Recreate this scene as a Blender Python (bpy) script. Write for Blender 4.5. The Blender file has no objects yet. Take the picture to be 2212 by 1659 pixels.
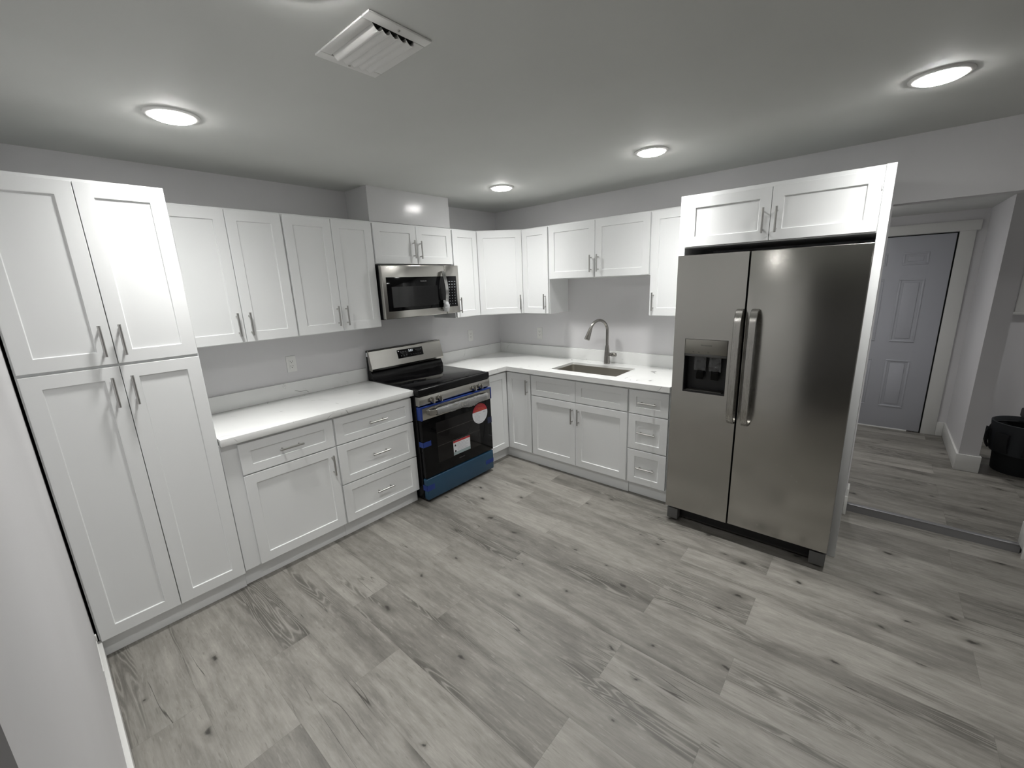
import bpy, bmesh, math, random
from mathutils import Matrix, Vector
random.seed(7)
PI = math.pi
scene = bpy.context.scene
COL = scene.collection

# ------------------------------------------------------------------ camera
cd = bpy.data.cameras.new('camera')
cam = bpy.data.objects.new('camera', cd); COL.objects.link(cam)
RR = ((0.6502886355790752, -0.7586925902849475, -0.03886185640718193),
      (0.20219157153639644, 0.12353843623237963, 0.9715229401166495),
      (-0.7322863229887187, -0.6396278669820179, 0.23373688828186293))
m = Matrix(RR).transposed().to_4x4()
m.translation = (-3.479708746201914, -3.185977908076259, 1.6587187480196863)
cam.matrix_world = m
cd.sensor_fit = 'HORIZONTAL'; cd.sensor_width = 36.0
cd.lens = 36.0 * 904.3186523238405 / 2212.0
cd.clip_start = 0.02
scene.camera = cam

# ------------------------------------------------------------------ world, exposure
w = bpy.data.worlds.new('world'); scene.world = w; w.use_nodes = True
w.node_tree.nodes['Background'].inputs[0].default_value = (0.02, 0.021, 0.023, 1)
w.node_tree.nodes['Background'].inputs[1].default_value = 0.3
vs = scene.view_settings
scene.display_settings.display_device = 'sRGB'
vs.view_transform = 'Standard'; vs.look = 'None'; vs.gamma = 1.0; vs.use_curve_mapping = False
vs.exposure = 0.0
LAMP = 455.0          # emission strength of a ceiling downlight's diffuser
scene.cycles.use_denoising = True
scene.cycles.max_bounces = 9
scene.cycles.diffuse_bounces = 6
scene.cycles.glossy_bounces = 4
scene.cycles.use_adaptive_sampling = True
scene.cycles.adaptive_threshold = 0.02
scene.cycles.sample_clamp_indirect = 8.0

# ------------------------------------------------------------------ materials
def lin(v):
    v /= 255.0
    return v / 12.92 if v <= 0.04045 else ((v + 0.055) / 1.055) ** 2.4
def srgb(r, g, b): return (lin(r), lin(g), lin(b), 1)

def mat(name, color, rough=0.5, metal=0.0, spec=0.5, emit=None, alpha=None, aniso=None, coat=None, trans=None):
    mt = bpy.data.materials.new(name); mt.use_nodes = True
    b = mt.node_tree.nodes['Principled BSDF']
    b.inputs['Base Color'].default_value = color if len(color) == 4 else (*color, 1)
    b.inputs['Roughness'].default_value = rough
    b.inputs['Metallic'].default_value = metal
    b.inputs['Specular IOR Level'].default_value = spec
    if emit: b.inputs['Emission Color'].default_value = (*emit[0], 1); b.inputs['Emission Strength'].default_value = emit[1]
    if alpha is not None: b.inputs['Alpha'].default_value = alpha
    if aniso is not None: b.inputs['Anisotropic'].default_value = aniso
    if coat: b.inputs['Coat Weight'].default_value = coat; b.inputs['Coat Roughness'].default_value = 0.05
    if trans: b.inputs['Transmission Weight'].default_value = trans
    return mt

class NG:
    def __init__(s, mt): s.t = mt.node_tree; s.b = s.t.nodes['Principled BSDF']
    def n(s, typ, ins=None, **kw):
        nd = s.t.nodes.new(typ)
        for k, v in kw.items(): setattr(nd, k, v)
        for k, v in (ins or {}).items(): s.set(nd.inputs[k], v)
        return nd
    def set(s, sock, v):
        if hasattr(v, 'is_output'): s.t.links.new(v, sock)
        else: sock.default_value = v
    def math(s, op, a, b=0.0, c=None):
        nd = s.t.nodes.new('ShaderNodeMath'); nd.operation = op
        s.set(nd.inputs[0], a); s.set(nd.inputs[1], b)
        if c is not None: s.set(nd.inputs[2], c)
        return nd.outputs[0]
    def vmul(s, v, k):
        nd = s.t.nodes.new('ShaderNodeVectorMath'); nd.operation = 'MULTIPLY'
        s.set(nd.inputs[0], v); s.set(nd.inputs[1], k); return nd.outputs[0]
    def vadd(s, v, k):
        nd = s.t.nodes.new('ShaderNodeVectorMath'); nd.operation = 'ADD'
        s.set(nd.inputs[0], v); s.set(nd.inputs[1], k); return nd.outputs[0]
    def noise(s, v, scale=1.0, detail=2.0, rough=0.5, dist=0.0):
        return s.n('ShaderNodeTexNoise', {'Vector': v, 'Scale': scale, 'Detail': detail, 'Roughness': rough, 'Distortion': dist}).outputs[0]
    def remap(s, v, a, b, c=0.0, d=1.0):
        nd = s.n('ShaderNodeMapRange', {'Value': v, 'From Min': a, 'From Max': b, 'To Min': c, 'To Max': d}); nd.clamp = True
        nd.interpolation_type = 'SMOOTHSTEP'; return nd.outputs[0]
    def mix(s, f, a, b, mode='MIX'):
        nd = s.n('ShaderNodeMix', data_type='RGBA', blend_type=mode)
        s.set(nd.inputs[0], f); s.set(nd.inputs[6], a); s.set(nd.inputs[7], b); return nd.outputs[2]
    def bump(s, h, strength=0.1, dist=0.01):
        nd = s.n('ShaderNodeBump', {'Height': h, 'Strength': strength, 'Distance': dist})
        s.t.links.new(nd.outputs[0], s.b.inputs['Normal'])

def paint(name, color, rough, var=0.03, bump=0.03, scale=60.0):
    mt = mat(name, color, rough); g = NG(mt)
    p = g.n('ShaderNodeNewGeometry').outputs['Position']
    n1 = g.noise(p, 1.3, 3.0); n2 = g.noise(p, scale, 3.0)
    f = g.remap(n1, 0.3, 0.7)
    c2 = tuple(c * (1 - 2 * var) for c in color[:3]) + (1,)
    g.set(g.b.inputs['Base Color'], g.mix(f, color, c2))
    g.bump(n2, bump, 0.004)
    return mt

M = {}
M['wall'] = paint('wall_paint', (0.70, 0.692, 0.703, 1), 0.55)
M['chase'] = paint('satin_wall_paint', (0.66, 0.66, 0.665, 1), 0.20, bump=0.10, scale=45)
M['ceiling'] = paint('ceiling_paint', (0.64, 0.65, 0.63, 1), 0.7, bump=0.02)
M['trim'] = mat('white_trim_paint', (0.72, 0.72, 0.70), 0.35)
M['cab'] = mat('white_cabinet_paint', (0.82, 0.83, 0.83), 0.46, spec=0.35)
M['cabin'] = mat('cabinet_interior', (0.62, 0.62, 0.60), 0.5)
M['dark'] = mat('dark_gap', (0.012, 0.012, 0.012), 0.7)
M['pull'] = mat('satin_nickel', (0.50, 0.492, 0.478), 0.32, 1.0)
M['black'] = mat('black_enamel', (0.007, 0.007, 0.0075), 0.25, spec=0.22)
M['blackmatte'] = mat('black_plastic', (0.012, 0.012, 0.013), 0.5)
M['glass'] = mat('black_glass', (0.004, 0.004, 0.0045), 0.06, spec=0.16)
M['window'] = mat('oven_window_glass', (0.011, 0.010, 0.010), 0.08, spec=0.22)
M['mwscreen'] = mat('microwave_screen', (0.010, 0.010, 0.0105), 0.08, spec=0.35)
M['white'] = mat('white_plastic', (0.78, 0.78, 0.76), 0.35)
M['slot'] = mat('outlet_slot', (0.05, 0.05, 0.05), 0.6)
M['grayplastic'] = mat('grey_plastic', (0.10, 0.10, 0.098), 0.5)
M['grille'] = mat('dark_grey_grille', (0.035, 0.033, 0.03), 0.5)
M['led'] = mat('lit_display', (0.02, 0.02, 0.02), 0.4, emit=((0.9, 0.95, 1.0), 0.9))
M['legend'] = mat('panel_legend', (0.28, 0.29, 0.31), 0.5)
M['legenddark'] = mat('dark_legend', (0.05, 0.05, 0.05), 0.5)
M['logo'] = mat('logo_grey', (0.30, 0.30, 0.30), 0.4)
M['logodim'] = mat('logo_dim', (0.13, 0.12, 0.12), 0.4)
M['bluetape'] = mat('blue_tape', (0.010, 0.036, 0.21), 0.35)
M['bluefilm'] = mat('blue_protective_film', (0.016, 0.062, 0.118), 0.25, 0.0)
M['bluetapedark'] = mat('blue_tape_dark', (0.008, 0.012, 0.050), 0.35)
M['red'] = mat('red_print', (0.42, 0.022, 0.035), 0.4)
M['orange'] = mat('orange_print', (0.50, 0.10, 0.03), 0.4)
M['paper'] = mat('white_label', (0.72, 0.73, 0.76), 0.4)
M['greytext'] = mat('grey_print', (0.50, 0.50, 0.53), 0.5)
M['tealprint'] = mat('pale_teal_print', (0.34, 0.41, 0.42), 0.5)
M['ink'] = mat('black_print', (0.02, 0.02, 0.02), 0.5)
M['fabric'] = mat('black_fabric', (0.010, 0.011, 0.013), 0.8)
M['fabricgrey'] = mat('charcoal_fabric', (0.030, 0.033, 0.038), 0.8)
M['door'] = mat('blue_grey_door_paint', (0.46, 0.47, 0.51), 0.4)
M['nosing'] = mat('grey_metal_nosing', (0.30, 0.30, 0.31), 0.4, 0.6)
M['pane'] = mat('night_window_pane', (0.02, 0.022, 0.028), 0.05)
def lens(name, power):
    """downlight lens: strongest straight down, weaker to the sides."""
    mt = mat(name, (0.9, 0.9, 0.9), 0.4, emit=((1.0, 0.997, 0.975), power)); g = NG(mt)
    ge = g.n('ShaderNodeNewGeometry')
    dt = g.n('ShaderNodeVectorMath', operation='DOT_PRODUCT'); g.set(dt.inputs[0], ge.outputs['Normal']); g.set(dt.inputs[1], ge.outputs['Incoming'])
    c = g.math('MAXIMUM', dt.outputs['Value'], 0.0)
    g.set(g.b.inputs['Emission Strength'], g.math('MULTIPLY', g.math('MULTIPLY_ADD', g.math('POWER', c, 4.5), 1.0, 0.055), power))
    return mt
M['diff'] = lens('lamp_diffuser', LAMP)
M['diffadded'] = lens('added_dim_lamp_diffuser', LAMP * 0.62)  # weaker lens for the two added hall lamps
M['clear'] = mat('clear_wrap', (0.66, 0.67, 0.68), 0.16, trans=0.72)
M['clearthin'] = mat('thin_clear_wrap', (0.50, 0.51, 0.53), 0.12, trans=0.88)

def steel(name, color, rough, axis=2, k=0.10, aniso=0.0):
    mt = mat(name, color, rough, 1.0, aniso=aniso); g = NG(mt)
    p = g.n('ShaderNodeTexCoord').outputs['Object']
    sc = [260.0, 260.0, 260.0]; sc[axis] = 4.0
    n = g.noise(g.vmul(p, tuple(sc)), 1.0, 2.0)
    big = g.noise(p, 2.4, 2.0)
    r = g.math('ADD', g.math('MULTIPLY', g.math('SUBTRACT', n, 0.5), k), g.math('MULTIPLY_ADD', big, 0.10, rough - 0.05))
    g.set(g.b.inputs['Roughness'], r)
    g.bump(g.noise(p, 3.5, 1.0), 0.10, 0.02)
    return mt
M['steel'] = steel('brushed_steel', (0.46, 0.447, 0.42), 0.22, axis=0)
M['fridge'] = steel('fridge_steel', (0.42, 0.411, 0.388), 0.22, axis=1)
M['dispplate'] = mat('dispenser_plate', (0.26, 0.25, 0.225), 0.38, 0.9)
M['fridgebar'] = steel('fridge_handle_steel', (0.40, 0.39, 0.37), 0.27, axis=2)
M['sinksteel'] = steel('sink_steel', (0.48, 0.458, 0.415), 0.42, axis=1)
M['faucet2'] = mat('polished_steel', (0.55, 0.55, 0.54), 0.16, 1.0)
M['faucet'] = mat('brushed_nickel', (0.31, 0.297, 0.28), 0.22, 1.0)

def quartz():
    mt = mat('white_quartz', (0.86, 0.865, 0.855), 0.16); g = NG(mt)
    p = g.n('ShaderNodeNewGeometry').outputs['Position']
    n = g.noise(p, 3.1, 2.0, 0.5, 0.6)
    line = g.remap(g.math('ABSOLUTE', g.math('SUBTRACT', n, 0.5)), 0.0, 0.0055, 1.0, 0.0)
    mask = g.remap(g.noise(p, 6.5, 2.0), 0.55, 0.62)
    v = g.math('MULTIPLY', g.math('MULTIPLY', line, mask), 0.75)
    sp = g.noise(p, 22.0, 2.0, 0.5, 1.5)
    sl = g.remap(g.math('ABSOLUTE', g.math('SUBTRACT', sp, 0.5)), 0.0, 0.02, 1.0, 0.0)
    sm = g.remap(g.noise(p, 13.0, 1.0), 0.70, 0.76)
    f = g.math('MAXIMUM', v, g.math('MULTIPLY', g.math('MULTIPLY', sl, sm), 0.5))
    cloud = g.remap(g.noise(p, 2.0, 3.0), 0.35, 0.7)
    base = g.mix(cloud, (0.86, 0.865, 0.855, 1), (0.80, 0.805, 0.795, 1))
    g.set(g.b.inputs['Base Color'], g.mix(f, base, (0.22, 0.22, 0.21, 1)))
    return mt
M['quartz'] = quartz()

def planks():
    mt = mat('grey_vinyl_plank', (0.3, 0.29, 0.27), 0.42); g = NG(mt)
    pos = g.n('ShaderNodeNewGeometry').outputs['Position']
    pk = g.n('ShaderNodeAttribute', attribute_name='plank').outputs['Vector']
    sep = g.n('ShaderNodeSeparateXYZ', {0: pk})
    tone = sep.outputs[0]; flip = sep.outputs[1]
    q = g.vadd(pos, g.vmul(pk, (37.0, 61.0, 83.0)))
    warp = g.n('ShaderNodeTexNoise', {'Vector': g.vmul(q, (5.0, 1.6, 1.0)), 'Scale': 1.0, 'Detail': 2.0}).outputs[1]
    qw = g.vadd(q, g.vmul(g.vadd(warp, (-0.5, -0.5, -0.5)), (0.028, 0.10, 0.0)))
    streak = g.noise(g.vmul(qw, (46.0, 3.2, 1.0)), 1.0, 5.0, 0.62, 0.3)
    mott = g.noise(g.vmul(qw, (16.0, 5.0, 1.0)), 1.0, 4.0, 0.6, 0.4)
    broad = g.noise(g.vmul(qw, (7.0, 0.62, 1.0)), 1.0, 2.0, 0.5, 0.2)
    fine = g.noise(g.vmul(q, (190.0, 22.0, 1.0)), 1.0, 3.0, 0.65)
    band = g.remap(broad, 0.50, 0.64)                      # darker heart of the board
    val = g.math('ADD', g.math('MULTIPLY', tone, 0.34),
          g.math('ADD', g.math('MULTIPLY', g.remap(streak, 0.28, 0.72), 0.24), g.math('MULTIPLY', g.remap(mott, 0.25, 0.75), 0.30)))
    val = g.math('ADD', val, g.math('MULTIPLY', g.math('SUBTRACT', fine, 0.5), 0.34))
    val = g.math('SUBTRACT', g.math('ADD', val, 0.16), g.math('MULTIPLY', band, 0.30))
    ramp = g.n('ShaderNodeValToRGB', {0: val}); cr = ramp.color_ramp
    cr.elements[0].position = 0.0; cr.elements[0].color = (0.088, 0.083, 0.073, 1)
    cr.elements[1].position = 1.0; cr.elements[1].color = (0.345, 0.329, 0.300, 1)
    e = cr.elements.new(0.5); e.color = (0.205, 0.194, 0.175, 1)
    col = ramp.outputs[0]
    # cathedral grain: contour lines of a stretched noise inside the heart of the board
    nn = g.noise(g.vmul(qw, (7.5, 0.58, 1.0)), 1.0, 2.4, 0.45, 0.15)
    lines = g.math('SINE', g.math('MULTIPLY', nn, 230.0))
    gm = g.math('MULTIPLY', g.remap(broad, 0.53, 0.60), g.remap(g.noise(g.vmul(q, (2.0, 1.6, 1.0)), 1.0, 1.0), 0.44, 0.56))
    col = g.mix(g.math('MULTIPLY', g.math('MULTIPLY', g.remap(lines, 0.35, 1.0), gm), 0.38), col, (0.40, 0.385, 0.35, 1))
    col = g.mix(g.math('MULTIPLY', g.math('MULTIPLY', g.remap(lines, -0.2, -1.0), gm), 0.40), col, (0.075, 0.070, 0.061, 1))
    # short light and dark flecks
    fl = g.noise(g.vmul(q, (120.0, 16.0, 1.0)), 1.0, 1.0)
    col = g.mix(g.math('MULTIPLY', g.remap(fl, 0.66, 0.74), 0.20), col, (0.45, 0.435, 0.40, 1))
    col = g.mix(g.math('MULTIPLY', g.remap(fl, 0.34, 0.26), 0.28), col, (0.085, 0.08, 0.07, 1))
    # cracks along the grain
    cn = g.noise(g.vmul(qw, (8.5, 0.42, 1.0)), 1.0, 3.0, 0.5)
    cl = g.remap(g.math('ABSOLUTE', g.math('SUBTRACT', cn, 0.5)), 0.0, 0.006, 1.0, 0.0)
    cm = g.remap(g.noise(g.vmul(q, (4.0, 2.3, 1.0)), 1.0, 2.0), 0.55, 0.64)
    col = g.mix(g.math('MULTIPLY', g.math('MULTIPLY', cl, cm), 0.9), col, (0.030, 0.027, 0.022, 1))
    # knots
    kw = g.n('ShaderNodeTexNoise', {'Vector': q, 'Scale': 24.0, 'Detail': 3.0}).outputs[1]
    vq = g.vadd(g.vmul(q, (4.6, 2.3, 0.0)), g.vmul(g.vadd(kw, (-0.5, -0.5, -0.5)), (0.16, 0.10, 0.0)))
    vo = g.n('ShaderNodeTexVoronoi', {'Vector': vq, 'Scale': 1.0}, voronoi_dimensions='2D')
    vc = g.n('ShaderNodeSeparateColor', {0: vo.outputs['Color']})
    on = g.math('GREATER_THAN', vc.outputs[0], 0.42)
    size = g.math('MULTIPLY_ADD', vc.outputs[1], 0.70, 0.25)
    d = g.math('DIVIDE', vo.outputs['Distance'], size)
    halo = g.math('MULTIPLY', g.remap(d, 0.03, 0.24, 1.0, 0.0), on)
    core = g.math('MULTIPLY', g.remap(d, 0.02, 0.085, 1.0, 0.0), on)
    col = g.mix(g.math('MULTIPLY', halo, 0.50), col, (0.085, 0.079, 0.068, 1))
    col = g.mix(g.math('MULTIPLY', core, 0.88), col, (0.022, 0.020, 0.017, 1))
    g.set(g.b.inputs['Base Color'], col)
    g.set(g.b.inputs['Roughness'], g.remap(streak, 0.2, 0.8, 0.36, 0.50))
    g.bump(fine, 0.06, 0.002)
    return mt
M['plank'] = planks()
M['seam'] = mat('plank_seam', (0.14, 0.132, 0.118), 0.7)

# ------------------------------------------------------------------ mesh builder
class MB:
    def __init__(s): s.bm = bmesh.new(); s.mats = []
    def mi(s, key):
        if key not in s.mats: s.mats.append(key)
        return s.mats.index(key)
    def quadbox(s, pts, key, smooth=False):
        vs = [s.bm.verts.new(p) for p in pts]; k = s.mi(key); fs = []
        for f in ((0, 3, 2, 1), (4, 5, 6, 7), (0, 1, 5, 4), (1, 2, 6, 5), (2, 3, 7, 6), (3, 0, 4, 7)):
            fc = s.bm.faces.new([vs[i] for i in f]); fc.material_index = k; fc.smooth = smooth; fs.append(fc)
        return fs
    def box(s, x0, x1, y0, y1, z0, z1, key, bevel=0.0, seg=2):
        x0, x1 = sorted((x0, x1)); y0, y1 = sorted((y0, y1)); z0, z1 = sorted((z0, z1))
        fs = s.quadbox([(x0, y0, z0), (x1, y0, z0), (x1, y1, z0), (x0, y1, z0), (x0, y0, z1), (x1, y0, z1), (x1, y1, z1), (x0, y1, z1)], key)
        if bevel > 0:
            ed = list({e for f in fs for e in f.edges})
            r = bmesh.ops.bevel(s.bm, geom=ed, offset=bevel, segments=seg, affect='EDGES', profile=0.5)
            for f in r['faces']: f.material_index = s.mi(key); f.smooth = True
        return s
    def prism(s, poly, axis, a, b, key, smooth=False):
        """poly: list of 2D points in the plane across axis (order: other axes ascending); extruded from a to b."""
        def P(p, t):
            return {0: (t, p[0], p[1]), 1: (p[0], t, p[1]), 2: (p[0], p[1], t)}[axis]
        k = s.mi(key); n = len(poly)
        va = [s.bm.verts.new(P(p, a)) for p in poly]; vb = [s.bm.verts.new(P(p, b)) for p in poly]
        fs = [s.bm.faces.new(va[::-1]), s.bm.faces.new(vb)]
        for i in range(n):
            f = s.bm.faces.new((va[i], va[(i + 1) % n], vb[(i + 1) % n], vb[i])); f.smooth = smooth; fs.append(f)
        for f in fs: f.material_index = k
        return s
    def sweep(s, path, key, r=None, rect=None, side=None, seg=16, caps=True, smooth=True):
        """tube of radius r (number or list) or rectangle (width along side, thickness) along a list of points."""
        k = s.mi(key); path = [Vector(p) for p in path]; rings = []
        prevn = None
        for i, p in enumerate(path):
            t = (path[min(i + 1, len(path) - 1)] - path[max(i - 1, 0)]).normalized()
            if side is not None: n = (Vector(side) - t * Vector(side).dot(t)).normalized()
            elif prevn is None:
                a = Vector((0, 0, 1)) if abs(t.z) < 0.9 else Vector((1, 0, 0)); n = (a - t * a.dot(t)).normalized()
            else: n = (prevn - t * prevn.dot(t)).normalized()
            prevn = n; b = t.cross(n)
            if rect:
                wd, th = rect[i] if isinstance(rect, list) else rect
                c = min(wd, th) * 0.16; hw, ht = wd / 2, th / 2
                prof = [(hw, -ht + c), (hw, ht - c), (hw - c, ht), (-hw + c, ht), (-hw, ht - c), (-hw, -ht + c), (-hw + c, -ht), (hw - c, -ht)]
            else:
                ri = r[i] if isinstance(r, (list, tuple)) else r
                prof = [(ri * math.cos(2 * PI * j / seg), ri * math.sin(2 * PI * j / seg)) for j in range(seg)]
            rings.append([s.bm.verts.new(p + n * u + b * v) for u, v in prof])
        m_ = len(rings[0])
        for a_, b_ in zip(rings, rings[1:]):
            for j in range(m_):
                f = s.bm.faces.new((a_[j], a_[(j + 1) % m_], b_[(j + 1) % m_], b_[j])); f.material_index = k; f.smooth = smooth
        if caps:
            for f in (s.bm.faces.new(rings[0][::-1]), s.bm.faces.new(rings[-1])): f.material_index = k
        return s
    def lathe(s, prof, center, key, axis=2, seg=40, smooth=True):
        """prof: (radius, height) pairs revolved about an axis through center."""
        k = s.mi(key); cx, cy, cz = center; rings = []
        for r_, h in prof:
            ring = []
            for j in range(seg):
                a = 2 * PI * j / seg; u, v = r_ * math.cos(a), r_ * math.sin(a)
                p = {2: (cx + u, cy + v, cz + h), 1: (cx + v, cy + h, cz + u), 0: (cx + h, cy + u, cz + v)}[axis]
                ring.append(s.bm.verts.new(p))
            rings.append(ring)
        for a_, b_ in zip(rings, rings[1:]):
            for j in range(seg):
                f = s.bm.faces.new((a_[j], a_[(j + 1) % seg], b_[(j + 1) % seg], b_[j])); f.material_index = k; f.smooth = smooth
        for ring, rev in ((rings[0], True), (rings[-1], False)):
            f = s.bm.faces.new(ring[::-1] if rev else ring); f.material_index = k
        return s
    def poly(s, pts, key):
        f = s.bm.faces.new([s.bm.verts.new(p) for p in pts]); f.material_index = s.mi(key); return f
    def plate(s, pts2, y, th, key):
        """flat sticker: outline in (x,z), on the plane y, thickness th towards -y."""
        return s.prism(pts2, 1, y - th, y, key)
    def text(s, body, x, z, y, height, key, center=True, stretch=1.0):
        cu = bpy.data.curves.new('lettering', 'FONT'); cu.body = body; cu.size = 1.0; cu.fill_mode = 'FRONT'
        o = bpy.data.objects.new('lettering', cu); COL.objects.link(o)
        dg = bpy.context.evaluated_depsgraph_get(); me = bpy.data.meshes.new_from_object(o.evaluated_get(dg))
        xs = [v.co.x for v in me.vertices]; ys = [v.co.y for v in me.vertices]
        sc = height / (max(ys) - min(ys)); x_off = (max(xs) + min(xs)) / 2 if center else min(xs); yo = min(ys)
        k = s.mi(key); vs_ = [s.bm.verts.new((x + (v.co.x - x_off) * sc * stretch, y, z + (v.co.y - yo) * sc)) for v in me.vertices]
        for p in me.polygons:
            try: f = s.bm.faces.new([vs_[i] for i in p.vertices]); f.material_index = k
            except ValueError: pass
        bpy.data.objects.remove(o); bpy.data.curves.remove(cu); bpy.data.meshes.remove(me)
        return s
    def build(s, name, parent=None, bevel=0.0, origin=None):
        bmesh.ops.recalc_face_normals(s.bm, faces=s.bm.faces)
        if origin is not None:
            bmesh.ops.translate(s.bm, verts=s.bm.verts, vec=-Vector(origin))
        me = bpy.data.meshes.new(name); s.bm.to_mesh(me); s.bm.free(); me.set_sharp_from_angle(angle=math.radians(36))
        for k in s.mats: me.materials.append(M[k])
        o = bpy.data.objects.new(name, me); COL.objects.link(o)
        if parent: o.parent = parent
        if origin is not None: o.location = origin
        if bevel:
            md = o.modifiers.new('edge_softening', 'BEVEL'); md.width = bevel; md.segments = 2; md.limit_method = 'ANGLE'; md.angle_limit = math.radians(40)
        return o

def thing(name, label, cat, loc=(0, 0, 0), rz=0.0, group=None):
    o = bpy.data.objects.new(name, None); COL.objects.link(o); o.empty_display_size = 0.1
    o.location = loc; o.rotation_euler = (0, 0, rz); o['label'] = label; o['category'] = cat
    if group: o['group'] = group
    return o
def tag(o, label, cat, group=None):
    o['label'] = label; o['category'] = cat
    if group: o['group'] = group
    return o
def struct(o): o['kind'] = 'structure'; return o

# ------------------------------------------------------------------ setting
ZC = 2.384
XL = -3.553            # face of the wall beside the pantry
HX, HZ = 2.137, 0.05   # far wall of the hall, its floor level
def wall(name, boxes, key='wall', bevel=0):
    b = MB()
    for q in boxes: b.box(*q, key)
    return struct(b.build(name, bevel=bevel))
XFAR, YFAR = -6.6, -5.6

wall('wall_back', [(XFAR, 0.12, 0.0, 0.12, -0.02, ZC)])
wall('wall_right', [(0.0, 0.11, -3.182, 0.0, -0.02, ZC), (0.0, 0.11, -4.004, -3.182, 2.022, ZC), (0.0, 0.11, YFAR, -4.004, -0.02, ZC)])
wall('wall_left', [(XL - 0.12, XL, -2.712, 0.0, 0.0, ZC)])
wall('wall_front', [(XFAR, 0.11, YFAR - 0.12, YFAR, -0.02, ZC)])
wall('wall_far_left', [(XFAR - 0.12, XFAR, YFAR, 0.0, -0.02, ZC)])
wall('ceiling', [(XFAR - 0.12, 0.11, YFAR - 0.12, 0.12, ZC, ZC + 0.1)], 'ceiling')
wall('wall_chase', [(-1.679, -0.905, -0.296, 0.0, 2.142, ZC)], 'chase')
# hall behind the opening
wall('wall_hall_back', [(HX, HX + 0.12, YFAR, -2.6, -0.02, 2.3)])
wall('wall_hall_left', [(0.11, HX, -2.72, -2.6, -0.02, 2.3)])
wall('wall_hall_stub', [(1.225, HX, -3.94, -3.828, 0.0, 2.3)])
wall('wall_hall_right', [(0.11, HX, YFAR - 0.12, YFAR, -0.02, 2.3)])
wall('ceiling_hall', [(0.11, HX + 0.12, YFAR - 0.12, -2.6, 2.13, 2.25)], 'ceiling')

def plank_floor(name, x0, x1, y0, y1, z, xb, wdt, pitch, ja, jb):
    """rows of planks running along y with end joints stepped between rows."""
    bm = bmesh.new(); lay = []
    k0 = math.floor((x0 - xb) / wdt); k1 = math.ceil((x1 - xb) / wdt); gp = 0.0003
    for k in range(k0, k1):
        xa, xc = max(x0, xb + k * wdt), min(x1, xb + (k + 1) * wdt)
        if xc - xa < 0.002: continue
        j = (ja if k % 2 else jb) + random.uniform(-0.006, 0.006)
        n0 = math.floor((y0 - j) / pitch); n1 = math.ceil((y1 - j) / pitch)
        for n in range(n0, n1):
            ya, yc = max(y0, j + n * pitch), min(y1, j + (n + 1) * pitch)
            if yc - ya < 0.002: continue
            v = [bm.verts.new(p) for p in ((xa + gp, ya + gp, z), (xc - gp, ya + gp, z), (xc - gp, yc - gp, z), (xa + gp, yc - gp, z))]
            bm.faces.new(v); lay.append((random.random(), random.random(), random.random()))
    nf = len(lay)
    v = [bm.verts.new(p) for p in ((x0, y0, z - .0015), (x1, y0, z - .0015), (x1, y1, z - .0015), (x0, y1, z - .0015), (x0, y0, z - .05), (x1, y0, z - .05), (x1, y1, z - .05), (x0, y1, z - .05))]
    for f in ((0, 1, 2, 3), (7, 6, 5, 4), (0, 4, 5, 1), (1, 5, 6, 2), (2, 6, 7, 3), (3, 7, 4, 0)):
        bm.faces.new([v[i] for i in f]); lay.append((0, 0, 0))
    me = bpy.data.meshes.new(name); bm.to_mesh(me); bm.free()
    me.materials.append(M['plank']); me.materials.append(M['seam'])
    at = me.attributes.new('plank', 'FLOAT_VECTOR', 'FACE')
    for i, c in enumerate(lay): at.data[i].vector = c
    for i, p in enumerate(me.polygons): p.material_index = 0 if i < nf else 1
    o = bpy.data.objects.new(name, me); COL.objects.link(o)
    return struct(o)
plank_floor('floor', XFAR, 0.07, YFAR, 0.0, 0.0, -3.309, 0.2275, 1.2245, -1.245, -1.665)
plank_floor('floor_hall', 0.072, HX, YFAR, -2.6, HZ, -3.309, 0.2275, 1.2245, -1.245, -1.665)

b = MB()   # step edge between kitchen floor and hall floor
b.box(0.058, 0.072, -3.996, -3.184, 0.0, HZ + 0.001, 'nosing')
b.box(0.054, 0.090, -3.996, -3.184, HZ + 0.0005, HZ + 0.004, 'nosing', 0.0015)
struct(b.build('trim_step'))

def baseboard(name, segs, h=0.135, key='trim'):
    b = MB()
    for x0, x1, y0, y1, z in segs: b.box(x0, x1, y0, y1, z, z + h, key, 0.002)
    return struct(b.build(name))
baseboard('baseboard_left', [(XL, XL + 0.016, -2.712, -0.60, 0.0)], 0.10)
bb = MB(); bb.box(XL, XL + 0.006, -0.655, -0.64, 0.135, 0.165, 'trim', 0.001); bb.box(XL, XL + 0.003, -0.90, -0.652, 0.132, 0.136, 'trim')
struct(bb.build('trim_offcut'))
baseboard('baseboard_opening_left', [(0.0005, 0.11, -3.194, -3.182, 0.051), (-0.014, 0.0, -3.194, -3.176, 0.0)])
baseboard('baseboard_right', [(-0.014, 0.0, YFAR, -3.99, 0.0), (0.0005, 0.11, -4.004, -3.99, 0.051)])
baseboard('baseboard_hall_stub', [(1.2255, HX, -3.828, -3.814, HZ), (1.211, 1.225, -3.954, -3.814, HZ), (1.2255, HX, -3.954, -3.94, HZ)])
baseboard('baseboard_hall_back', [(HX - 0.014, HX, -3.8135, -3.7635, HZ), (HX - 0.014, HX, YFAR, -3.955, HZ)])

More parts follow.
